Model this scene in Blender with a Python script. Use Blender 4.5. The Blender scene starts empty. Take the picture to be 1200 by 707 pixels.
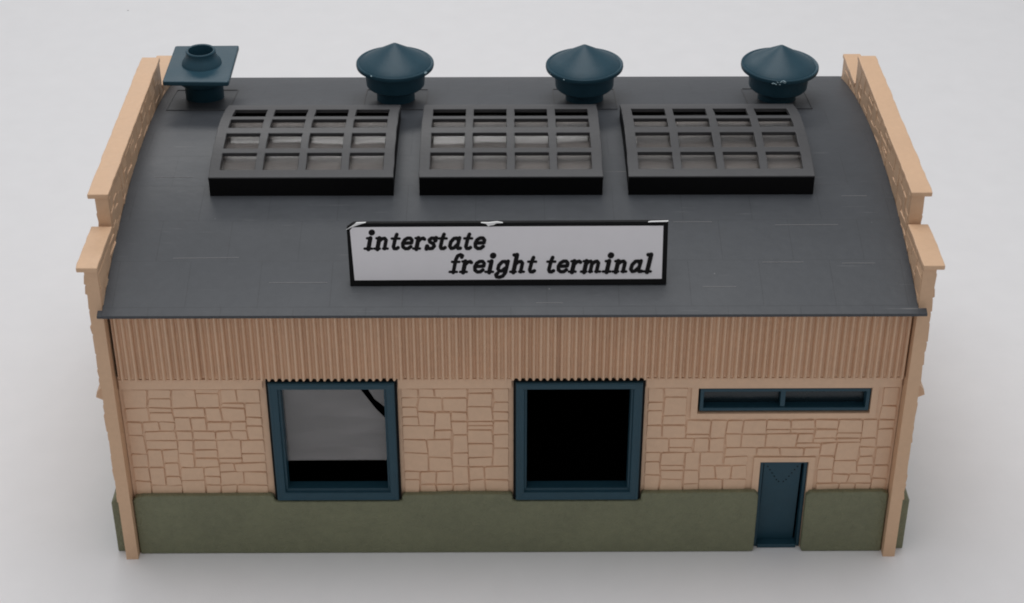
import bpy, bmesh, math, random
from mathutils import Vector, Matrix
random.seed(11)
sc = bpy.context.scene
COL = sc.collection
PI = math.pi

# ------------------------------------------------------------------ helpers
class MB:
    """collects shapes, then links them as ONE mesh object"""
    def __init__(self): self.v = []; self.f = []; self.m = []
    def add(self, vs, fs, mi=0):
        b = len(self.v); self.v += [tuple(p) for p in vs]
        self.f += [tuple(b + i for i in f) for f in fs]; self.m += [mi] * len(fs)
    def box(self, x0, x1, y0, y1, z0, z1):
        vs = [(x, y, z) for z in (z0, z1) for y in (y0, y1) for x in (x0, x1)]
        self.add(vs, [(0, 2, 3, 1), (4, 5, 7, 6), (0, 1, 5, 4), (2, 6, 7, 3), (0, 4, 6, 2), (1, 3, 7, 5)])
    def prism(self, poly, axis, a, b):
        """poly in the two other axes (in x,y,z order), extruded along axis from a to b"""
        def p(u, w, t):
            return {0: (t, u, w), 1: (u, t, w), 2: (u, w, t)}[axis]
        n = len(poly)
        vs = [p(u, w, a) for u, w in poly] + [p(u, w, b) for u, w in poly]
        fs = [tuple(range(n)), tuple(range(2 * n - 1, n - 1, -1))]
        fs += [(i, n + i, n + (i + 1) % n, (i + 1) % n) for i in range(n)]
        self.add(vs, fs)
    def lathe(self, prof, cx, cy, n=64, cap0=True, cap1=True):
        vs = []; fs = []
        for r, z in prof:
            for k in range(n):
                a = 2 * PI * k / n; vs.append((cx + r * math.cos(a), cy + r * math.sin(a), z))
        for i in range(len(prof) - 1):
            for k in range(n):
                fs.append((i * n + k, i * n + (k + 1) % n, (i + 1) * n + (k + 1) % n, (i + 1) * n + k))
        if cap0: fs.append(tuple(range(n - 1, -1, -1)))
        if cap1: fs.append(tuple((len(prof) - 1) * n + k for k in range(n)))
        self.add(vs, fs)
    def build(self, name, mat, parent=None, bevel=0, smooth=None, seg=2):
        me = bpy.data.meshes.new(name); me.from_pydata(self.v, [], self.f); me.update()
        bm = bmesh.new(); bm.from_mesh(me)
        bmesh.ops.recalc_face_normals(bm, faces=bm.faces); bm.to_mesh(me); bm.free()
        mats = mat if isinstance(mat, (list, tuple)) else [mat]
        for m in mats: me.materials.append(m)
        if len(mats) > 1:
            for p, mi in zip(me.polygons, self.m): p.material_index = mi
        o = bpy.data.objects.new(name, me); COL.objects.link(o)
        if parent: o.parent = parent
        if smooth is not None:
            for p in me.polygons: p.use_smooth = True
            try: me.set_sharp_from_angle(angle=math.radians(smooth))
            except Exception: pass
        if bevel:
            b = o.modifiers.new('bevel', 'BEVEL'); b.width = bevel; b.segments = seg
            b.limit_method = 'ANGLE'; b.angle_limit = math.radians(35)
        return o

def empty(name, loc=(0, 0, 0), parent=None):
    o = bpy.data.objects.new(name, None); o.location = loc; COL.objects.link(o)
    o.empty_display_size = .2
    if parent: o.parent = parent
    return o
def tag(o, label=None, cat=None, group=None, kind=None):
    if label: o['label'] = label
    if cat: o['category'] = cat
    if group: o['group'] = group
    if kind: o['kind'] = kind
    return o

# ------------------------------------------------------------------ materials
def plastic(name, col, rough=.45, var=.06, bump=.02, scale=30, fine=220, spec=.5, fbump=.0):
    m = bpy.data.materials.new(name); m.use_nodes = True
    nt = m.node_tree; N = nt.nodes; L = nt.links; b = N['Principled BSDF']
    b.inputs['Roughness'].default_value = rough
    b.inputs['Specular IOR Level'].default_value = spec
    tc = N.new('ShaderNodeTexCoord')
    n1 = N.new('ShaderNodeTexNoise'); n1.inputs['Scale'].default_value = 1.7; n1.inputs['Detail'].default_value = 6
    n2 = N.new('ShaderNodeTexNoise'); n2.inputs['Scale'].default_value = scale; n2.inputs['Detail'].default_value = 4
    L.new(tc.outputs['Object'], n1.inputs['Vector']); L.new(tc.outputs['Object'], n2.inputs['Vector'])
    mx = N.new('ShaderNodeMath'); mx.operation = 'ADD'
    L.new(n1.outputs['Fac'], mx.inputs[0]); L.new(n2.outputs['Fac'], mx.inputs[1])
    mr = N.new('ShaderNodeMapRange'); mr.inputs[1].default_value = .6; mr.inputs[2].default_value = 1.4
    mr.inputs[3].default_value = 1 - var; mr.inputs[4].default_value = 1 + var
    L.new(mx.outputs[0], mr.inputs[0])
    mul = N.new('ShaderNodeVectorMath'); mul.operation = 'SCALE'; mul.inputs[0].default_value = col
    L.new(mr.outputs[0], mul.inputs['Scale']); L.new(mul.outputs[0], b.inputs['Base Color'])
    rr = N.new('ShaderNodeMapRange'); rr.inputs[3].default_value = rough - .07; rr.inputs[4].default_value = rough + .1
    L.new(n1.outputs['Fac'], rr.inputs[0]); L.new(rr.outputs[0], b.inputs['Roughness'])
    nf = N.new('ShaderNodeTexNoise'); nf.inputs['Scale'].default_value = fine; nf.inputs['Detail'].default_value = 2
    L.new(tc.outputs['Object'], nf.inputs['Vector'])
    b1 = N.new('ShaderNodeBump'); b1.inputs['Strength'].default_value = .5; b1.inputs['Distance'].default_value = bump
    L.new(n2.outputs['Fac'], b1.inputs['Height'])
    b2 = N.new('ShaderNodeBump'); b2.inputs['Strength'].default_value = .5; b2.inputs['Distance'].default_value = fbump
    L.new(nf.outputs['Fac'], b2.inputs['Height']); L.new(b1.outputs[0], b2.inputs['Normal'])
    L.new(b2.outputs[0], b.inputs['Normal'])
    return m

TAN = plastic('tan_plastic', (.68, .445, .28), .5, .05, .012, 14, fbump=.003)
TANF = plastic('tan_wall_plastic', (.72, .485, .325), .5, .06, .012, 14, fbump=.003)
OLIVE = plastic('olive_plastic', (.176, .182, .108), .52, .14, .016, 9, 30, fbump=.05)
BLUE = plastic('blue_plastic', (.0145, .056, .083), .46, .08, .006, 12, spec=.38)
FRAME = plastic('grey_plastic', (.045, .045, .048), .45, .07, .006, 14)
CURB = plastic('shaded_grey_plastic', (.004, .004, .0045), .6, .07, .006, 14, spec=.1)  # grey skylight walls with their shade put into the near-black colour
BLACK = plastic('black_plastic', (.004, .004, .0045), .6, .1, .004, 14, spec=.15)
INK = plastic('black_ink', (.011, .010, .011), .7, .1, .001, 14, spec=.1)
LABEL = plastic('sign_paper', (.76, .74, .765), .6, .02, .002, 5, spec=.3)
CHIP = plastic('torn_paper', (.8, .8, .8), .8, .05, .01, 30)

# roof: grey plastic with faintly scribed staggered panels and thin scratches
ROOF = plastic('roof_plastic', (.053, .058, .066), .42, .09, .006, 8, spec=.4)
def roof_nodes(m):
    nt = m.node_tree; N = nt.nodes; L = nt.links; b = N['Principled BSDF']
    tc = next(n for n in N if n.type == 'TEX_COORD')
    br = N.new('ShaderNodeTexBrick'); br.offset = .5
    for k, v in (('Scale', 1.0), ('Mortar Size', .006), ('Mortar Smooth', .3), ('Brick Width', .86), ('Row Height', .70)):
        br.inputs[k].default_value = v
    br.inputs['Color1'].default_value = (1, 1, 1, 1); br.inputs['Color2'].default_value = (.955, .96, .97, 1); br.inputs['Mortar'].default_value = (.76, .76, .76, 1)
    L.new(tc.outputs['Object'], br.inputs['Vector'])
    src = b.inputs['Base Color'].links[0].from_socket
    mu = N.new('ShaderNodeMix'); mu.data_type = 'RGBA'; mu.blend_type = 'MULTIPLY'; mu.inputs[0].default_value = .8
    L.new(src, mu.inputs[6]); L.new(br.outputs['Color'], mu.inputs[7])
    # scratches: noise stretched along x
    mp = N.new('ShaderNodeMapping'); mp.inputs['Scale'].default_value = (.9, 26, 26); mp.inputs['Rotation'].default_value = (0, 0, .015)
    ns = N.new('ShaderNodeTexNoise'); ns.inputs['Scale'].default_value = 1.3; ns.inputs['Detail'].default_value = 3
    L.new(tc.outputs['Object'], mp.inputs[0]); L.new(mp.outputs[0], ns.inputs['Vector'])
    r = N.new('ShaderNodeMapRange'); r.inputs[1].default_value = .70; r.inputs[2].default_value = .80; r.inputs[3].default_value = 0; r.inputs[4].default_value = .5
    L.new(ns.outputs['Fac'], r.inputs[0])
    # pale dust specks
    vo = N.new('ShaderNodeTexVoronoi'); vo.inputs['Scale'].default_value = 2.3; L.new(tc.outputs['Object'], vo.inputs['Vector'])
    r2 = N.new('ShaderNodeMapRange'); r2.inputs[1].default_value = .016; r2.inputs[2].default_value = .028; r2.inputs[3].default_value = .55; r2.inputs[4].default_value = 0
    L.new(vo.outputs['Distance'], r2.inputs[0])
    mxx = N.new('ShaderNodeMath'); mxx.operation = 'MAXIMUM'; L.new(r.outputs[0], mxx.inputs[0]); L.new(r2.outputs[0], mxx.inputs[1])
    m2 = N.new('ShaderNodeMix'); m2.data_type = 'RGBA'; m2.inputs[7].default_value = (.3, .3, .3, 1)
    L.new(mxx.outputs[0], m2.inputs[0]); L.new(mu.outputs[2], m2.inputs[6]); L.new(m2.outputs[2], b.inputs['Base Color'])
    bp = N.new('ShaderNodeBump'); bp.inputs['Strength'].default_value = .25; bp.inputs['Distance'].default_value = .003; bp.invert = True
    L.new(br.outputs['Fac'], bp.inputs['Height'])
    old = b.inputs['Normal'].links[0].from_socket; L.new(old, bp.inputs['Normal']); L.new(bp.outputs[0], b.inputs['Normal'])
roof_nodes(ROOF)

def glazing(name, dirt, dirtcol, rough=.08):
    """clear plastic sheet with a film of dust"""
    m = bpy.data.materials.new(name); m.use_nodes = True
    nt = m.node_tree; N = nt.nodes; L = nt.links; b = N['Principled BSDF']; out = N['Material Output']
    b.inputs['Base Color'].default_value = (.9, .9, .9, 1); b.inputs['Transmission Weight'].default_value = 1
    b.inputs['Roughness'].default_value = rough; b.inputs['IOR'].default_value = 1.55
    d = N.new('ShaderNodeBsdfDiffuse'); d.inputs['Color'].default_value = dirtcol + (1,)
    tc = N.new('ShaderNodeTexCoord'); mp = N.new('ShaderNodeMapping'); mp.inputs['Scale'].default_value = (1.1, 3.5, 3.5)
    n = N.new('ShaderNodeTexNoise'); n.inputs['Scale'].default_value = 1.2; n.inputs['Detail'].default_value = 5
    L.new(tc.outputs['Object'], mp.inputs[0]); L.new(mp.outputs[0], n.inputs['Vector'])
    r = N.new('ShaderNodeMapRange'); r.inputs[1].default_value = .35; r.inputs[2].default_value = .75
    r.inputs[3].default_value = dirt * .75; r.inputs[4].default_value = dirt * 1.4
    L.new(n.outputs['Fac'], r.inputs[0])
    mx = N.new('ShaderNodeMixShader'); L.new(r.outputs[0], mx.inputs[0]); L.new(b.outputs[0], mx.inputs[1]); L.new(d.outputs[0], mx.inputs[2])
    L.new(mx.outputs[0], out.inputs['Surface'])
    bp = N.new('ShaderNodeBump'); bp.inputs['Strength'].default_value = .15; bp.inputs['Distance'].default_value = .03
    L.new(n.outputs['Fac'], bp.inputs['Height']); L.new(bp.outputs[0], b.inputs['Normal'])
    return m
SKYPANE = glazing('skylight_glazing', .28, (.33, .295, .275), .26)
DOORPANE = glazing('door_glazing', .30, (.5, .48, .48), .05)
DARKPANE = plastic('dark_pane', (.006, .016, .022), .25, .05, .01, 6)

# ------------------------------------------------------------------ setting
def paper_mat():
    m = plastic('white_paper', (.795, .79, .80), .75, .018, .01, 2.2, 60, spec=.25, fbump=.004)
    nt = m.node_tree; N = nt.nodes; L = nt.links; b = N['Principled BSDF']
    tc = next(n for n in N if n.type == 'TEX_COORD')
    vo = N.new('ShaderNodeTexVoronoi'); vo.inputs['Scale'].default_value = .42; L.new(tc.outputs['Object'], vo.inputs['Vector'])
    r = N.new('ShaderNodeMapRange'); r.inputs[1].default_value = .011; r.inputs[2].default_value = .016; r.inputs[3].default_value = .7; r.inputs[4].default_value = 0
    L.new(vo.outputs['Distance'], r.inputs[0])
    src = b.inputs['Base Color'].links[0].from_socket
    mx = N.new('ShaderNodeMix'); mx.data_type = 'RGBA'; mx.inputs[7].default_value = (.2, .19, .18, 1)
    L.new(r.outputs[0], mx.inputs[0]); L.new(src, mx.inputs[6]); L.new(mx.outputs[2], b.inputs['Base Color'])
    return m
g = MB(); g.box(-60, 60, -60, 60, -.3, 0)
tag(g.build('ground', paper_mat()), kind='structure')

# ------------------------------------------------------------------ building
B = empty('model_building')
tag(B, 'tan plastic model freight building with grey arched roof, blue doors and olive base', 'model building')

D = 5.847; XI = 4.846; XO = 5.0
YC, ZC, RR = 3.2401, -5.41348, 9.84935          # roof arc
def rz(y): return ZC + math.sqrt(RR * RR - (y - YC) ** 2)
YW = .20                                        # face of the front wall

# --- irregular stonework: returns rectangles on a fine cell grid
def stones(u0, u1, w0, w1, cu=.100, cw=.070, skip=None, seed=1):
    rnd = random.Random(seed)
    nu = max(1, round((u1 - u0) / cu)); nw = max(1, round((w1 - w0) / cw))
    du = (u1 - u0) / nu; dw = (w1 - w0) / nw
    used = [[False] * nw for _ in range(nu)]
    if skip:
        for i in range(nu):
            for j in range(nw):
                a, b_ = u0 + i * du, w0 + j * dw
                for s in skip:
                    if a + du > s[0] + .01 and a < s[1] - .01 and b_ + dw > s[2] + .01 and b_ < s[3] - .01: used[i][j] = True
    sizes = [(3, 2), (2, 3), (4, 2), (3, 3), (3, 1), (2, 2), (2, 3), (3, 3), (2, 4), (4, 3), (2, 2), (3, 2), (3, 3), (2, 3), (3, 4)]
    out = []
    # slight warp shared by neighbours so joints wander
    wu = [[rnd.uniform(-.013, .013) for _ in range(nw + 1)] for _ in range(nu + 1)]
    ww = [[rnd.uniform(-.007, .007) for _ in range(nw + 1)] for _ in range(nu + 1)]
    def P(i, j):
        e = 0 if i in (0, nu) else wu[i][j]; h = 0 if j in (0, nw) else ww[i][j]
        return (u0 + i * du + e, w0 + j * dw + h)
    cells = [(i, j) for j in range(nw - 1, -1, -1) for i in range(nu)]
    for i, j in cells:
        if used[i][j]: continue
        opts = sizes[:]; rnd.shuffle(opts); opts += [(run_, d_) for run_ in (5, 4, 3, 2, 1) for d_ in (3, 2, 1)]
        for a, b_ in opts:
            if i + a > nu or j - b_ + 1 < 0: continue
            if any(used[p][q] for p in range(i, i + a) for q in range(j - b_ + 1, j + 1)): continue
            run = 0
            while i + run < nu and not used[i + run][j]: run += 1
            down = 0
            while j - down >= 0 and not used[i][j - down]: down += 1
            if (run - a == 1 or down - b_ == 1) and (a, b_) != (1, 1): continue
            for p in range(i, i + a):
                for q in range(j - b_ + 1, j + 1): used[p][q] = True
            out.append([P(i, j - b_ + 1), P(i + a, j - b_ + 1), P(i + a, j + 1), P(i, j + 1)])
            break
    return out
def add_stones(mb, quads, axis, base, h, gap=.006, inset=.006, jitter=.003, seed=2):
    """raised stones on plane axis=base, standing h (signed) proud"""
    rnd = random.Random(seed)
    def p(u, w, t): return {0: (t, u, w), 1: (u, t, w)}[axis]
    sgn = 1 if h > 0 else -1
    for q in quads:
        cu = sum(a for a, _ in q) / 4; cw = sum(b_ for _, b_ in q) / 4
        hu = (q[1][0] - q[0][0]) / 2; hw = (q[3][1] - q[0][1]) / 2
        if min(hu, hw) < .02: continue
        hh = h + sgn * rnd.uniform(-jitter, jitter); tu = rnd.uniform(-.006, .006); tw = rnd.uniform(-.006, .006)
        rings = []
        for k, (ins, t) in enumerate(((gap, -sgn * .006), (gap + .001, hh * .55), (gap + inset, hh))):
            pts = []
            for (a, b_) in q:
                su = (a - cu); sw = (b_ - cw)
                # shave the corners to round them off
                for c_ in ((1, .0), (0, 1)):
                    cut = min(.012, .3 * min(abs(su), abs(sw)))
                    first = (su * sw > 0)
                    along_u = (c_[0] == 1) != first
                    uu = cu + su - math.copysign(ins + (cut if along_u else 0), su)
                    vv = cw + sw - math.copysign(ins + (0 if along_u else cut), sw)
                    tt = t + (sgn * (tu * su / max(hu, .05) + tw * sw / max(hw, .05)) if k == 2 else 0)
                    pts.append(p(uu, vv, base + tt))
            rings.append(pts)
        n = 8; vs = rings[0] + rings[1] + rings[2]; fs = []
        for r in range(2):
            for i in range(n): fs.append((r * n + i, r * n + (i + 1) % n, (r + 1) * n + (i + 1) % n, (r + 1) * n + i))
        fs.append(tuple(2 * n + i for i in range(n)))
        mb.add(vs, fs)

def wall_with_holes(mb, x0, x1, z0, z1, y0, y1, holes):
    xs = sorted({x0, x1} | {h[0] for h in holes} | {h[1] for h in holes}); zs = sorted({z0, z1} | {h[2] for h in holes} | {h[3] for h in holes})
    xs = [x for x in xs if x0 <= x <= x1]; zs = [z for z in zs if z0 <= z <= z1]
    nx, nz = len(xs) - 1, len(zs) - 1
    def solid(i, j):
        if not (0 <= i < nx and 0 <= j < nz): return False
        cx, cz = (xs[i] + xs[i + 1]) / 2, (zs[j] + zs[j + 1]) / 2
        return not any(h[0] < cx < h[1] and h[2] < cz < h[3] for h in holes)
    idx = {}; vs = []
    def V(i, j, k):
        if (i, j, k) not in idx: idx[(i, j, k)] = len(vs); vs.append((xs[i], (y0, y1)[k], zs[j]))
        return idx[(i, j, k)]
    fs = []
    for i in range(nx):
        for j in range(nz):
            if not solid(i, j): continue
            fs.append((V(i, j, 0), V(i + 1, j, 0), V(i + 1, j + 1, 0), V(i, j + 1, 0)))
            fs.append((V(i, j, 1), V(i, j + 1, 1), V(i + 1, j + 1, 1), V(i + 1, j, 1)))
            if not solid(i - 1, j): fs.append((V(i, j, 0), V(i, j + 1, 0), V(i, j + 1, 1), V(i, j, 1)))
            if not solid(i + 1, j): fs.append((V(i + 1, j, 0), V(i + 1, j, 1), V(i + 1, j + 1, 1), V(i + 1, j + 1, 0)))
            if not solid(i, j - 1): fs.append((V(i, j, 0), V(i, j, 1), V(i + 1, j, 1), V(i + 1, j, 0)))
            if not solid(i, j + 1): fs.append((V(i, j + 1, 0), V(i + 1, j + 1, 0), V(i + 1, j + 1, 1), V(i, j + 1, 1)))
    mb.add(vs, fs)

# openings (x0,x1,z0,z1)
D1 = (-2.998, -1.420, .862, 2.712); D2 = (.050, 1.640, .855, 2.705)
WIN = (2.325, 4.472, 2.178, 2.560); DOOR = (3.172, 3.785, -.01, 1.412)
holes = [(D1[0] + .13, D1[1] - .13, D1[2] + .13, D1[3] - .13), (D2[0] + .13, D2[1] - .13, D2[2] + .13, D2[3] - .13), WIN, DOOR]
fw = MB(); wall_with_holes(fw, -4.84, 4.84, 0.0, 2.752, YW, YW + .14, holes)
ZT = 2.575; ZB = .93
add_stones(fw, stones(-4.80, -3.10, ZB, ZT, seed=3), 1, YW, -.020)
add_stones(fw, stones(-1.36, -.02, ZB, ZT, seed=5), 1, YW, -.020)
add_stones(fw, stones(1.70, 4.81, ZB, ZT, skip=[(2.23, 4.56, 2.09, 3), (3.08, 3.87, 0, 1.50)], seed=8), 1, YW, -.020)
# smooth lip strips over the stone panels, under the corrugated band
for a, b_ in ((-4.82, -3.06), (-1.39, .01), (1.67, 4.82)):
    fw.box(a, b_, YW - .034, YW - .002, ZT + .006, 2.725)
# smooth margins of window and door
fw.box(2.24, WIN[0] - .002, YW - .024, YW - .003, 2.10, ZT + .01); fw.box(WIN[1] + .002, 4.555, YW - .024, YW - .003, 2.10, ZT + .01)
fw.box(2.245, 4.55, YW - .022, YW - .004, 2.098, WIN[2] - .002); fw.box(2.245, 4.55, YW - .022, YW - .004, WIN[3] + .002, ZT + .01)
fw.box(3.085, DOOR[0] - .002, YW - .024, YW - .003, .93, 1.49); fw.box(DOOR[1] + .002, 3.865, YW - .024, YW - .003, .93, 1.49)
fw.box(3.087, 3.863, YW - .022, YW - .004, DOOR[3] + .002, 1.488)
front = fw.build('front_wall', TANF, B, bevel=.004, seg=1)

# corrugated band
def corrugated(name, x0, x1, z0, z1, yface, sgn, parent, seed=4):
    rnd = random.Random(seed); pitch = .0853; n = int((x1 - x0) / pitch); pitch = (x1 - x0) / n
    prof = []
    for i in range(n):
        a = x0 + i * pitch; dpt = .060 * rnd.uniform(.85, 1.12); w = rnd.uniform(-.03, .02)
        if i in (12, 63, 66): dpt *= 1.22; w = .06
        for t, d in ((0.0, 1), (.28 + w, 1.0), (.44, .5), (.54, .08), (.66, 0), (.78, .08), (.88, .5)):
            prof.append((a + t * pitch, yface + sgn * dpt * d))
    prof.append((x1, yface + sgn * .060))
    m = MB(); rows = [z1, z1 - .3, z1 - .6, z0]; vs = []; fs = []; K = len(prof)
    for z in rows:
        for x, y in prof: vs.append((x, y, z))
    for r in range(len(rows) - 1):
        for i in range(K - 1): fs.append((r * K + i, r * K + i + 1, (r + 1) * K + i + 1, (r + 1) * K + i))
    yb = yface + sgn * .135
    for x, y in prof: vs.append((x, yb, z0))
    for x, y in prof: vs.append((x, yb, z1))
    R0 = len(rows) * K
    for i in range(K - 1):
        fs.append(((len(rows) - 1) * K + i, (len(rows) - 1) * K + i + 1, R0 + i + 1, R0 + i))
        fs.append((i, i + 1, R0 + K + i + 1, R0 + K + i))
        fs.append((R0 + i, R0 + i + 1, R0 + K + i + 1, R0 + K + i))
    m.add(vs, fs)
    return m.build(name, TANF, parent, smooth=50)
corrugated('corrugated_panel', -4.815, 4.838, 2.742, 3.76, YW - .098, 1, B)

# rear wall, plain with the same band
rw = MB(); YR = D - YW
rw.box(-4.84, 4.84, YR - .14, YR, 0, 3.85)
add_stones(rw, stones(-4.78, 4.78, ZB, ZT, seed=23), 1, YR, .026)
rw.box(-4.82, 4.82, YR + .002, YR + .03, ZT + .006, 2.73)
rw.build('rear_wall', TANF, B, bevel=.004, seg=1)
corrugated('corrugated_panel', -4.82, 4.82, 2.742, 3.90, YR + .098, -1, B, 9)

# end walls with stepped parapets
Z1, Z2, S1, S2 = 4.454, 4.880, .951, .974; OV = .029; CT = .062
def end_wall(s):
    m = MB(); xa, xb = (s * XI, s * XO)
    poly = [(0, 0), (D, 0), (D, Z1 - CT), (D - S2 - .01, Z1 - CT), (D - S2 - .01, Z2 - CT), (S2 + .01, Z2 - CT), (S2 + .01, Z1 - CT), (0, Z1 - CT)]
    m.prism(poly, 0, xa, xb)
    sk = [(-1, S2 + .03, Z1 - CT - .02, 9), (D - S2 - .03, 9, Z1 - CT - .02, 9)]
    add_stones(m, stones(.02, D - .02, .9, 2.44, seed=31 + s), 0, xb, s * .018, seed=5)
    add_stones(m, stones(.02, D - .02, 2.70, Z2 - CT - .01, skip=sk, seed=41 + s), 0, xb, s * .018, seed=6)
    add_stones(m, stones(.03, D - .03, 3.85, Z2 - CT - .01, skip=sk, seed=51 + s, cu=.10, cw=.07), 0, xa, -s * .006, seed=7)
    w = m.build('end_wall', TAN, B, bevel=.006, seg=2)
    for (ya, yb, z) in ((-OV, S1, Z1), (S2 - .005, D - S2 + .005, Z2), (D - S1, D + OV, Z1)):
        c = MB(); rnd = random.Random(int(z * 100 + s + ya * 7))
        # coping slab with slightly wavering long edges
        n = max(6, int((yb - ya) / .12)); vs = []; fs = []
        for i in range(n + 1):
            y = ya + (yb - ya) * i / n
            jo = rnd.uniform(-.006, .006); ji = rnd.uniform(-.004, .004); jz = rnd.uniform(-.003, .003)
            if i in (0, n): jo -= .006
            xo_, xi_ = s * (5.09 + jo), s * (XI - .012 + ji)
            vs += [(xi_, y, z - CT), (xo_, y, z - CT), (xo_, y, z + jz), (xi_, y, z + jz)]
        for i in range(n):
            a, b2 = i * 4, (i + 1) * 4
            fs += [(a + k, a + (k + 1) % 4, b2 + (k + 1) % 4, b2 + k) for k in range(4)]
        fs += [(0, 1, 2, 3), (n * 4, n * 4 + 3, n * 4 + 2, n * 4 + 1)]
        c.add(vs, fs); c.build('coping', TAN, w, bevel=.012, seg=2)
    # belt course on the outside
    bc = MB(); bc.prism([(s * (XO + .002), 2.47), (s * (XO + .105), 2.52), (s * (XO + .085), 2.60), (s * (XO + .002), 2.69)], 1, .09, D - .05)
    bc.build('belt_course', TAN, w, bevel=.006)
    # olive base on the outside
    pb = MB(); pb.prism([(s * (XO + .002), 0), (s * (XO + .135), 0), (s * (XO + .135), .80), (s * (XO + .105), .86), (s * (XO + .002), .88)], 1, .16, D - .12)
    pb.build('plinth', OLIVE, B, bevel=.014)
end_wall(-1); end_wall(1)

# front plinth: two lengths, notched under the freight doors
YP = .105
pl = [(-4.838, 0), (3.158, 0), (3.172, .05), (3.172, .93), (3.13, .985), (D2[1] + .055, .975), (D2[1] + .03, .96), (D2[1] + .022, .852), (D2[0] - .022, .852), (D2[0] - .03, .95), (D2[0] - .055, .965), (-.7, .972),
      (D1[1] + .06, .955), (D1[1] + .03, .94), (D1[1] + .022, .858), (D1[0] - .022, .858), (D1[0] - .035, .93), (D1[0] - .07, .955), (-4.70, .955), (-4.80, .935), (-4.838, .88)]
def slab(poly, name):
    m = MB(); m.prism(poly, 1, YP, YW - .004)
    o = m.build(name, OLIVE, B, bevel=.022, seg=3); return o
slab(pl, 'plinth')
slab([(3.782, .05), (3.80, 0), (4.838, 0), (4.838, .95), (4.76, .985), (3.83, .975), (3.782, .92)], 'plinth')
m = MB(); m.box(-4.83, 4.83, YR + .004, YR + .10, 0, .96); m.build('plinth', OLIVE, B, bevel=.022, seg=3)
m = MB(); m.box(-4.83, 4.83, YW + .15, YR - .15, .004, .05); m.build('shade_floor', BLACK, B)  # added black plate, its colour stands in for the dark interior

# roof shell
NR = 48; ys = [-.125 + (5.975 + .125) * i / NR for i in range(NR + 1)]
m = MB(); vs = []; fs = []
T = .036
for y in ys:
    z = rz(y); jit = random.uniform(-.0008, .0008)
    vs += [(-XI + .004, y, z - T), (XI - .004, y, z - T), (XI - .004, y, z + jit), (-XI + .004, y, z + jit)]
nn = len(ys)
for i in range(nn - 1):
    a, b2 = i * 4, (i + 1) * 4
    fs += [(a + k, a + (k + 1) % 4, b2 + (k + 1) % 4, b2 + k) for k in range(4)]
fs += [(0, 1, 2, 3), ((nn - 1) * 4, (nn - 1) * 4 + 3, (nn - 1) * 4 + 2, (nn - 1) * 4 + 1)]
m.add(vs, fs)
# the eaves run on past the end walls' front edges
for xa, xb in ((-4.895, -XI + .006), (XI - .006, 4.935)):
    for ya, yb in ((-.1245, -.036), (D + .036, 5.9745)):
        m.prism([(ya, rz(ya) - T + .001), (yb, rz(yb) - T + .001), (yb, rz(yb) - .001), (ya, rz(ya) - .001)], 0, xa, xb)
roof = m.build('roof', ROOF, B, smooth=40)
bm_ = roof.modifiers.new('bevel', 'BEVEL'); bm_.width = .006; bm_.segments = 2; bm_.limit_method = 'ANGLE'; bm_.angle_limit = math.radians(50)
# raised outlines moulded into the roof round each vent seat
def on_roof_strip(mb, xa, ya, xb, yb, w=.014, h=.008):
    n = 6; d = Vector((xb - xa, yb - ya)); d.normalize(); p = Vector((-d.y, d.x)) * w / 2
    vs = []; fs = []
    for i in range(n + 1):
        t = i / n; x = xa + (xb - xa) * t; y = ya + (yb - ya) * t
        for q in (-1, 1):
            X, Y = x + q * p.x, y + q * p.y
            vs += [(X, Y, rz(Y) - .004), (X, Y, rz(Y) + h)]
    for i in range(n):
        a, b2 = i * 4, (i + 1) * 4
        fs += [(a, a + 1, b2 + 1, b2), (a + 1, a + 3, b2 + 3, b2 + 1), (a + 3, a + 2, b2 + 2, b2 + 3)]
    fs += [(0, 2, 3, 1), (n * 4, n * 4 + 1, n * 4 + 3, n * 4 + 2)]
    mb.add(vs, fs)

SCR = plastic('scratched_plastic', (.17, .17, .175), .6)
for xa, ya, xb, yb in ((3.28, 1.30, 4.06, 1.30), (4.18, 1.86, 4.5, 1.86), (-4.55, 2.30, -4.05, 2.30), (3.05, .66, 3.55, .66), (4.02, .64, 4.42, .64), (-4.1, .75, -3.3, .76), (2.02, 1.36, 2.5, 1.36), (-2.9, .36, -2.2, .36), (.3, .05, .62, .05), (2.3, .28, 2.7, .28)):
    sm = MB(); on_roof_strip(sm, xa, ya, xb, yb, .008, .0025); sm.build('scratch', SCR, roof)
# vents
VY = 4.68
for x in (-4.26, -1.575, 1.05, 3.725):
    seat = MB(); a, b_ = .43, .45
    for (p, q, r, s_) in ((-a, -b_, a, -b_), (-a, b_, a, b_), (-a, -b_ + .006, -a, b_ - .006), (a, -b_ + .006, a, b_ - .006)):
        on_roof_strip(seat, x + p, VY + q, x + r, VY + s_)
    seat.build('vent_seat_outline', FRAME, roof)

def vent(x, dz, tilt):
    e = empty('roof_vent', (x, VY, rz(VY)), B); e.rotation_euler = tilt
    c = MB()
    c.lathe([(.30, .52), (.43, .498), (.510, .498), (.530, .510), (.535, .53), (.533, .560), (.522, .572), (.505, .566), (.492, .560), (.484, .572), (.38, .634), (.25, .712), (.12, .789), (.03, .842), (.004, .850)], 0, 0, 80)
    cap = c.build('cone_cap', BLUE, e, smooth=28)
    n = MB()
    n.lathe([(.265, -.14), (.262, .195), (.275, .212), (.385, .228), (.402, .248), (.42, .50), (.30, .505)], 0, 0, 64)
    n.build('collar', BLUE, e, smooth=35)
    e.location.z += dz
    return cap
CAPS = {-1.575: vent(-1.575, -.005, (0, .012, .0)), 1.05: vent(1.05, -.035, (0, -.02, .1)), 3.725: vent(3.725, -.045, (.01, .015, -.1))}
SCUFF = plastic('scuffed_blue', (.30, .42, .47), .5)
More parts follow.
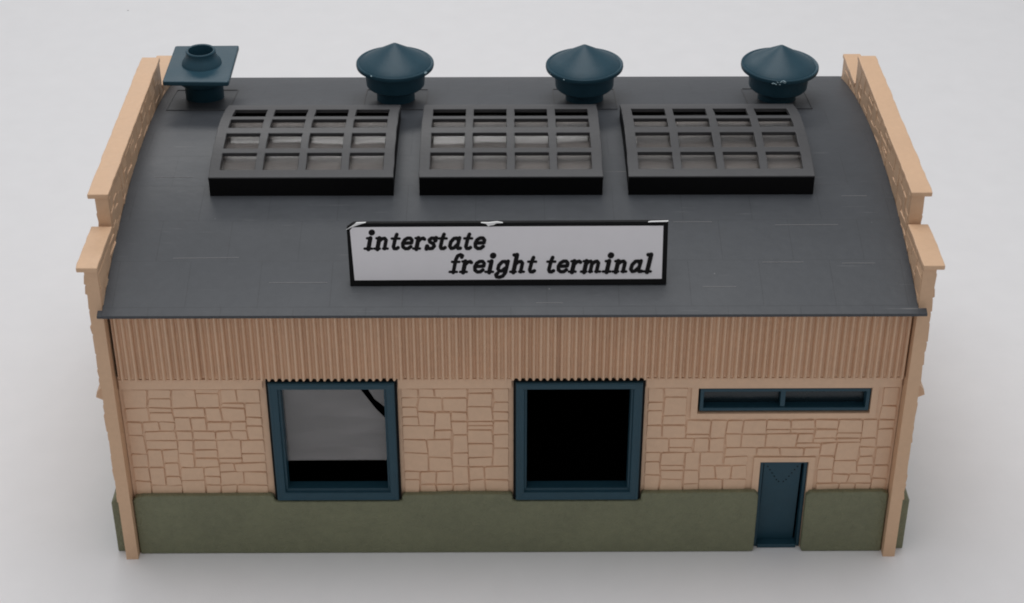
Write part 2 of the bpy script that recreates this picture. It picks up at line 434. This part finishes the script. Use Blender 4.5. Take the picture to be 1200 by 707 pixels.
# flashes of moulding scuff on cap rims
for x, pts in ((3.725, ((-1.72, 3), (-1.60, 3), (-1.5, 2))), (-1.575, ((-.62, 2), (-2.2, 1))), (1.05, ((-2.75, 1), (-2.95, 1), (-2.3, 1)))):
    rnd = random.Random(int(x * 10) + 50)
    for a, k in pts:
        for q in range(k):
            aa = a + rnd.uniform(-.06, .06); zz = .535 + rnd.uniform(-.025, .03); l = rnd.uniform(.010, .026); r = .534
            sm = MB(); t_ = Vector((-math.sin(aa), math.cos(aa), rnd.uniform(-.8, .8))) * l; c_ = Vector((r * math.cos(aa), r * math.sin(aa), zz)); n_ = Vector((math.cos(aa), math.sin(aa), 0)) * .006; u_ = Vector((0, 0, .006))
            sm.add([c_ - t_ - n_, c_ + t_ - n_, c_ + t_ * .8 + n_ - u_, c_ - t_ * .8 + n_ - u_, c_ - t_ * .5 - n_ + u_, c_ + t_ * .5 - n_ + u_], [(0, 1, 2, 3), (3, 2, 5, 4), (0, 3, 4), (1, 5, 2), (0, 4, 5, 1)])
            sm.build('scuff_mark', SCUFF, CAPS[x])

# square chimney
e = empty('chimney', (-4.245, 4.79, 0), B)
m = MB(); px0, px1, py0, py1, pz = -.455, .44, -.585, .58, 4.83
m.prism([(px0 + .02, py0), (px1 - .01, py0 - .02), (px1 + .005, py0 + .02), (px1, py1), (px1 - .02, py1 + .01), (px0 + .02, py1), (px0, py1 - .02), (px0, py0 + .02)], 2, pz - .065, pz)
m.build('chimney_plate', BLUE, e, bevel=.012)
m = MB(); m.lathe([(.275, pz - .001), (.262, pz + .045), (.222, pz + .09), (.203, pz + .15), (.206, pz + .19), (.196, pz + .202), (.172, pz + .195), (.166, pz + .02)], 0, 0, 56, cap0=False)
m.build('chimney_pipe', BLUE, e, smooth=40)
m = MB(); m.lathe([(.265, 4.18), (.265, 4.52), (.29, 4.56), (.36, 4.60), (.375, 4.64), (.375, pz - .066)], 0, 0, 56)
m.build('collar', BLUE, e, smooth=35)

# skylights
SYC, SZC, SR = 2.92, 1.53477, 3.23523
def sz(y): return SZC + math.sqrt(SR * SR - (y - SYC) ** 2)
ROWS = [(2.03, 2.345), (2.44, 2.795), (2.945, 3.215), (3.32, 3.63)]
def skylight(x0, x1, seed):
    rnd = random.Random(seed)
    e = empty('skylight', ((x0 + x1) / 2, 2.92, rz(2.92)), B); cx, cy, cz = e.location
    W = x1 - x0; sd = .135; bar = .105; op = (W - 2 * sd - 3 * bar) / 4
    xs = [x0]
    for k in range(4):
        a = x0 + sd + k * (op + bar); xs += [a, a + op]
    xs.append(x1)
    Y0, Y1 = 1.90, 3.94
    # y breakpoints with subdivisions
    ysl = [Y0] + [v for r in ROWS for v in r] + [Y1]; yy = []; tag_ = []
    for i in range(len(ysl) - 1):
        nsub = max(2, int((ysl[i + 1] - ysl[i]) / .08)); o_ = (i % 2 == 1)
        for k in range(nsub): yy.append(ysl[i] + (ysl[i + 1] - ysl[i]) * k / nsub); tag_.append(o_)
    yy.append(Y1)
    fr = MB(); nx, ny = len(xs) - 1, len(yy) - 1; TH = .055
    idx = {}; vs = []; fs = []
    wob = {(i, j): (rnd.uniform(-.004, .004), rnd.uniform(-.004, .004)) for i in range(nx + 1) for j in range(ny + 1)}
    def V(i, j, k):
        if (i, j, k) not in idx:
            idx[(i, j, k)] = len(vs); w = wob[(i, j)]
            vs.append((xs[i] + w[0] - cx, yy[j] - cy, sz(yy[j]) - k * TH - cz))
        return idx[(i, j, k)]
    def solid(i, j):
        if not (0 <= i < nx and 0 <= j < ny): return False
        return not (i % 2 == 1 and tag_[j])
    for i in range(nx):
        for j in range(ny):
            if not solid(i, j): continue
            fs.append((V(i, j, 0), V(i + 1, j, 0), V(i + 1, j + 1, 0), V(i, j + 1, 0)))
            fs.append((V(i, j, 1), V(i, j + 1, 1), V(i + 1, j + 1, 1), V(i + 1, j, 1)))
            if not solid(i - 1, j): fs.append((V(i, j, 0), V(i, j + 1, 0), V(i, j + 1, 1), V(i, j, 1)))
            if not solid(i + 1, j): fs.append((V(i + 1, j, 0), V(i + 1, j, 1), V(i + 1, j + 1, 1), V(i + 1, j + 1, 0)))
            if not solid(i, j - 1): fs.append((V(i, j, 0), V(i, j, 1), V(i + 1, j, 1), V(i + 1, j, 0)))
            if not solid(i, j + 1): fs.append((V(i, j + 1, 0), V(i + 1, j + 1, 0), V(i + 1, j + 1, 1), V(i, j + 1, 1)))
    fr.add(vs, fs)
    fr.build('frame', FRAME, e, bevel=.007, seg=2)
    # curb: four walls between roof and frame
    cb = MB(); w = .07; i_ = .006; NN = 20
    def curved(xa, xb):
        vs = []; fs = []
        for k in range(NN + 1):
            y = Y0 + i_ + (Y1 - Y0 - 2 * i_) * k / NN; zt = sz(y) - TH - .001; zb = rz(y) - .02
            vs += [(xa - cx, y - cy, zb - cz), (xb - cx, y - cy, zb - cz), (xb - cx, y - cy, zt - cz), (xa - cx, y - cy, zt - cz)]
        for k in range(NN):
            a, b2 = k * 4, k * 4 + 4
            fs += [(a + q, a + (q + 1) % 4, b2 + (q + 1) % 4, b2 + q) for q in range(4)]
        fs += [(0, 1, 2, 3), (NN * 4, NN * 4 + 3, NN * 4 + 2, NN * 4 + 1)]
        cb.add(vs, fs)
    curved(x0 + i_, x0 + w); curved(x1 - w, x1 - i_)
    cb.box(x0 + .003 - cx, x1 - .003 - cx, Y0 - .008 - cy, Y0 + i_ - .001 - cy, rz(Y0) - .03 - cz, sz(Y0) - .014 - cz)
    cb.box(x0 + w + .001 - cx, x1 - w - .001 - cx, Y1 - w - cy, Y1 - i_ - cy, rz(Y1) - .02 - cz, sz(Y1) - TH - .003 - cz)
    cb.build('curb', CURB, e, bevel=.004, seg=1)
    # buckled clear sheet under the bars
    pn = MB(); vs = []; fs = []; A, Bn = 24, 30
    ph = rnd.uniform(0, 6)
    for j in range(Bn + 1):
        y = Y0 + .08 + (Y1 - Y0 - .16) * j / Bn
        for i in range(A + 1):
            x = x0 + .08 + (W - .16) * i / A
            z = sz(y) - .135 + .012 * math.sin(3.1 * y + ph + .6 * x) + .006 * math.sin(5 * x + ph)
            vs.append((x - cx, y - cy, z - cz))
    for j in range(Bn):
        for i in range(A): fs.append((j * (A + 1) + i, j * (A + 1) + i + 1, (j + 1) * (A + 1) + i + 1, (j + 1) * (A + 1) + i))
    pn.add(vs, fs); o = pn.build('pane', SKYPANE, e, smooth=60)
    s_ = o.modifiers.new('thickness', 'SOLIDIFY'); s_.thickness = .012
skylight(-3.785, -1.462, 1); skylight(-1.145, 1.170, 2); skylight(1.488, 3.830, 3)

# freight doors
def loft_frame(mb, r, prof):
    x0, x1, z0, z1 = r; vs = []; fs = []
    for ins, y in prof:
        vs += [(x0 + ins, y, z0 + ins), (x1 - ins, y, z0 + ins), (x1 - ins, y, z1 - ins), (x0 + ins, y, z1 - ins)]
    n = len(prof)
    for k in range(n - 1):
        a, b2 = k * 4, k * 4 + 4
        fs += [(a + q, a + (q + 1) % 4, b2 + (q + 1) % 4, b2 + q) for q in range(4)]
    fs += [((n - 1) * 4 + q, (n - 1) * 4 + (q + 1) % 4, (q + 1) % 4, q) for q in range(4)]
    mb.add(vs, fs)
FP = [(.012, YW + .004), (.012, YW - .085), (.03, YW - .10), (.060, YW - .085), (.075, YW - .082), (.118, YW - .068), (.126, YW - .02), (.150, YW - .014), (.156, YW + .13), (.134, YW + .135), (.132, YW + .004)]
def freight(r, pane):
    e = empty('freight_door', ((r[0] + r[1]) / 2, YW, r[2]), B); off = e.location
    f = MB(); loft_frame(f, r, FP); o = f.build('door_frame', BLUE, e, bevel=.005, seg=2); o.location = -off
    # black strip painted in for the shadow gap round the frame
    s_ = MB(); loft_frame(s_, (r[0] - .018, r[1] + .018, r[2] - .012, r[3] + .005), [(0, YW - .004), (0, YW - .05), (.028, YW - .05), (.028, YW - .004)])
    o = s_.build('shade_seam', BLACK, e); o.location = -off
    if pane:
        y0, y1 = YW + .142, YW + .154; xl, xr, zb, zt = r[0] + .14, r[1] - .14, 1.345, r[3] - .08
        p_ = MB()
        p_.prism([(xl, zb), (xr, zb + .004), (xr, 1.985), (-1.70, 2.16), (-1.80, 2.33), (-1.875, 2.455), (-1.90, zt), (xl, zt)], 1, y0, y1)
        o = p_.build('pane', DOORPANE, e); o.location = -off
        p_ = MB()
        p_.prism([(xr, 2.165), (xr, zt), (-1.80, zt), (-1.77, 2.44), (-1.70, 2.30)], 1, y0, y1)
        o = p_.build('pane', DOORPANE, e); o.location = -off
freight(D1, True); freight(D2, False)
# added black lining behind the openings, stands in for the shade inside
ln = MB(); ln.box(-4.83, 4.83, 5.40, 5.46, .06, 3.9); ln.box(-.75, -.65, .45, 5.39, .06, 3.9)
ln.build('shade_lining', BLACK, B)

# strip window
e = empty('strip_window', (3.4, YW, 2.18), B); off = e.location
f = MB(); W2 = (WIN[0] + .022, WIN[1] - .012, WIN[2] + .028, WIN[3] - .012)
loft_frame(f, W2, [(0, YW + .12), (0, YW + .0), (.008, YW - .008), (.042, YW - .008), (.05, YW), (.052, YW + .12)])
f.box(3.352, 3.412, YW + .012, YW + .1, W2[2] + .053, W2[3] - .053)
o = f.build('frame', BLUE, e, bevel=.004); o.location = -off
for xa, xb in ((W2[0] + .053, 3.350), (3.414, W2[1] - .053)):
    p_ = MB(); p_.box(xa, xb, YW + .115, YW + .13, W2[2] + .053, W2[3] - .053)
    o = p_.build('pane', DARKPANE, e); o.location = -off

# entrance door, set back in its opening
e = empty('entrance_door', (3.48, YW, 0), B); off = e.location
f = MB(); r = (DOOR[0] + .006, DOOR[1] - .006, 0.004, DOOR[3] - .006)
loft_frame(f, r, [(0, YW + .13), (0, YW + .015), (.04, YW + .015), (.048, YW + .13)])
f.box(r[0] + .05, r[1] - .05, YW - .02, YW + .125, .005, .06)
o = f.build('frame', BLUE, e, bevel=.005); o.location = -off
p_ = MB(); p_.prism([(YW + .035, DOOR[3] - .056), (YW + .10, .062), (YW + .14, .062), (YW + .12, DOOR[3] - .056)], 0, r[0] + .052, r[1] - .075)
dp = o = p_.build('door_panel', BLUE, e, bevel=.004); o.location = -off
cxd = (r[0] + r[1]) / 2 - .01
def rivet(x, z):
    y = YW + .035 + .065 * (DOOR[3] - .056 - z) / (DOOR[3] - .118)
    q = MB(); q.box(x - .009, x + .009, y - .003, y + .02, z - .007, z + .007); q.build('rivet', BLACK, dp)
for k in range(5):
    for sg in (-1, 1): rivet(cxd + sg * (.19 - .032 * k), DOOR[3] - .11 - .055 * k)
for k in (-1, 1): rivet(cxd + k * .03, 1.05)

# ------------------------------------------------------------------ sign
SG = empty('sign', (-.02, .30, rz(.30) + .004)); SG.rotation_euler = (math.radians(-11), 0, 0)
tag(SG, 'white sign with black border and italic lettering standing on the grey roof', 'sign')
U0, U1, HS = -1.90, 1.885, .795
b = MB(); b.prism([(U0, 0), (U1, .012), (U1 + .0, HS + .01), (U0 + .06, HS), (U0 - .02, HS - .055)], 1, 0, .075)
b.build('sign_board', BLACK, SG, bevel=.006)
p_ = MB(); p_.prism([(U0 + .055, .078), (U1 - .058, .086), (U1 - .058, HS - .04), (U0 + .05, HS - .048), (U0 + .02, HS - .085)], 1, -.006, -.0005)
FACE = p_.build('sign_face', LABEL, SG)
pk = -.24
for poly in ([(U0 - .022, HS - .075), (U0 + .10, HS + .008), (U0 + .21, HS + .012), (U0 + .12, HS - .016), (U0 + .02, HS - .055)],
             [(pk - .09, HS + .006), (pk - .03, HS - .006), (pk - .005, HS - .04), (pk + .02, HS - .028), (pk + .06, HS - .022), (pk + .09, HS - .002), (pk + .17, HS + .004), (pk + .10, HS + .016), (pk, HS + .005)],
             [(U1 - .24, HS + .008), (U1 - .02, HS + .012), (U1, HS + .02), (U1 - .2, HS + .015)]):
    t = MB(); t.prism(poly, 1, -.012, .02); t.build('torn_edge', CHIP, SG)

G = {
 'i': (.62, [[(.25, 0), (.25, .95)], [(.02, .93), (.25, .93)], [(-.02, .06), (.5, .06)], [(.27, 1.40), (.29, 1.42)]]),
 'n': (1.02, [[(.2, 0), (.2, .95)], [(0, .93), (.2, .93)], [(-.02, .06), (.36, .06)], [(.2, .66), (.38, .88), (.58, .92), (.70, .78), (.70, .05)], [(.60, .06), (.92, .06)]]),
 't': (.68, [[(.30, 1.25), (.24, .9), (.22, .22), (.30, .06), (.46, .05), (.56, .14)], [(0, .90), (.54, .90)]]),
 'e': (.86, [[(.12, .50), (.70, .54), (.70, .76), (.56, .93), (.36, .93), (.17, .78), (.09, .50), (.15, .20), (.34, .05), (.54, .06), (.70, .22)]]),
 'r': (.78, [[(.2, 0), (.2, .95)], [(0, .93), (.2, .93)], [(-.02, .06), (.44, .06)], [(.2, .62), (.36, .86), (.54, .93), (.64, .84)]]),
 's': (.74, [[(.58, .76), (.48, .92), (.28, .93), (.14, .78), (.22, .60), (.48, .46), (.58, .26), (.46, .07), (.24, .05), (.08, .22)], [(.60, .95), (.58, .72)], [(.06, .03), (.08, .26)]]),
 'a': (.98, [[(.66, .74), (.52, .92), (.32, .90), (.14, .62), (.12, .26), (.26, .06), (.44, .10), (.62, .36)], [(.70, .95), (.66, .20), (.74, .06), (.90, .08)]]),
 'f': (.70, [[(.28, 0), (.28, 1.10), (.36, 1.40), (.54, 1.50), (.68, 1.42), (.66, 1.28)], [(.05, .90), (.56, .90)], [(.02, .06), (.52, .06)]]),
 'g': (.98, [[(.66, .74), (.52, .92), (.32, .90), (.14, .62), (.12, .30), (.26, .12), (.44, .14), (.62, .36)], [(.72, .95), (.70, .0), (.56, -.30), (.34, -.40), (.14, -.36), (.06, -.18), (.16, -.05)]]),
 'h': (1.02, [[(.2, 0), (.2, 1.48)], [(0, 1.46), (.2, 1.46)], [(-.02, .06), (.36, .06)], [(.2, .66), (.38, .88), (.58, .92), (.70, .78), (.70, .05)], [(.60, .06), (.92, .06)]]),
 'm': (1.46, [[(.2, 0), (.2, .95)], [(0, .93), (.2, .93)], [(-.02, .06), (.34, .06)], [(.2, .68), (.34, .88), (.50, .92), (.62, .78), (.62, .05)], [(.54, .06), (.74, .06)], [(.62, .68), (.78, .88), (.94, .92), (1.06, .78), (1.06, .05)], [(.98, .06), (1.30, .06)]]),
 'l': (.60, [[(.25, 0), (.25, 1.48)], [(.04, 1.46), (.25, 1.46)], [(-.02, .06), (.5, .06)]]),
 ' ': (.52, []),
}
def lettering(text, u0, u1, v0, xh, slant=.20, sw=.150):
    """slab serif italic drawn as thick strokes; u0..u1 is the inked width"""
    tot = sum(G[c][0] + .07 for c in text) - .22; k = (u1 - u0) / tot; cur = 0; layer = 0
    def disc(mb, x, z, r, y):
        n = 12; mb.add([(x + r * math.cos(2 * PI * i / n), y, z + r * math.sin(2 * PI * i / n)) for i in range(n)], [tuple(range(n))])
    for ch in text:
        adv, strokes = G[ch]; mb = MB()
        for st in strokes:
            pts = [(u0 + (cur + x) * k + slant * z * xh, v0 + z * xh) for x, z in st]
            r = sw * xh * (1.45 if (ch == 'i' and st[0][1] > 1.3) else 1.0)
            horiz = len(st) == 2 and abs(st[0][1] - st[1][1]) < .03 and st[0][1] < 1.35
            if horiz: r *= .72
            elif len(st) == 2 and abs(st[0][0] - st[1][0]) < .03: r *= 1.16
            for a, b2 in zip(pts[:-1], pts[1:]):
                dx, dz = b2[0] - a[0], b2[1] - a[1]; l = math.hypot(dx, dz) or 1; nx_, nz_ = -dz / l * r, dx / l * r
                y = -.0072 - .00002 * layer; layer += 1
                mb.add([(a[0] + nx_, y, a[1] + nz_), (a[0] - nx_, y, a[1] - nz_), (b2[0] - nx_, y, b2[1] - nz_), (b2[0] + nx_, y, b2[1] + nz_)], [(0, 1, 2, 3)])
            for a in pts:
                y = -.0072 - .00002 * layer; layer += 1
                disc(mb, a[0], a[1], r, y)
        if strokes: mb.build('letter', INK, FACE)
        cur += adv + .07
def pu(x): return U0 + (x - 410) * (3.785 / 371.5)
def pv(y): return (335.2 - y) * .0108
lettering('interstate', pu(428.5), pu(566), pv(291.6), .150)
lettering('freight terminal', pu(526.5), pu(761.5), pv(319.2), .152)

# ------------------------------------------------------------------ light
w = bpy.data.worlds.new('World'); sc.world = w; w.use_nodes = True
w.node_tree.nodes['Background'].inputs[0].default_value = (.975, .98, 1.0, 1)
w.node_tree.nodes['Background'].inputs[1].default_value = .36
def area(name, loc, target, sx, sy, power, col=(1, .99, .975)):
    l = bpy.data.lights.new(name, 'AREA'); l.shape = 'RECTANGLE'; l.size = sx; l.size_y = sy; l.energy = power; l.color = col
    o = bpy.data.objects.new(name, l); COL.objects.link(o); o.location = loc
    o.rotation_euler = (Vector(target) - Vector(loc)).to_track_quat('-Z', 'Y').to_euler(); return o
area('overhead_lamp', (-1, 5, 40), (0, 3, 0), 30, 26, 8000, (.985, .99, 1.0))
area('rear_lamp', (-9, 42, 30), (0, 3, 4), 24, 7, 3000)

# ------------------------------------------------------------------ camera
cd = bpy.data.cameras.new('camera'); co = bpy.data.objects.new('camera', cd); COL.objects.link(co)
cd.sensor_width = 36; cd.sensor_fit = 'HORIZONTAL'; cd.lens = 2113.09 / 1200 * 36
co.location = (-.08883, -18.02591, 15.42271)
co.rotation_euler = (PI / 2 - .56647, 0, -.00571)
cd.clip_start = .1; cd.clip_end = 500
sc.camera = co

sc.view_settings.view_transform = 'Standard'; sc.view_settings.look = 'None'
sc.view_settings.exposure = 0; sc.view_settings.gamma = 1; sc.view_settings.use_curve_mapping = False
sc.render.engine = 'CYCLES'
sc.cycles.filter_width = 1.9
sc.cycles.max_bounces = 10
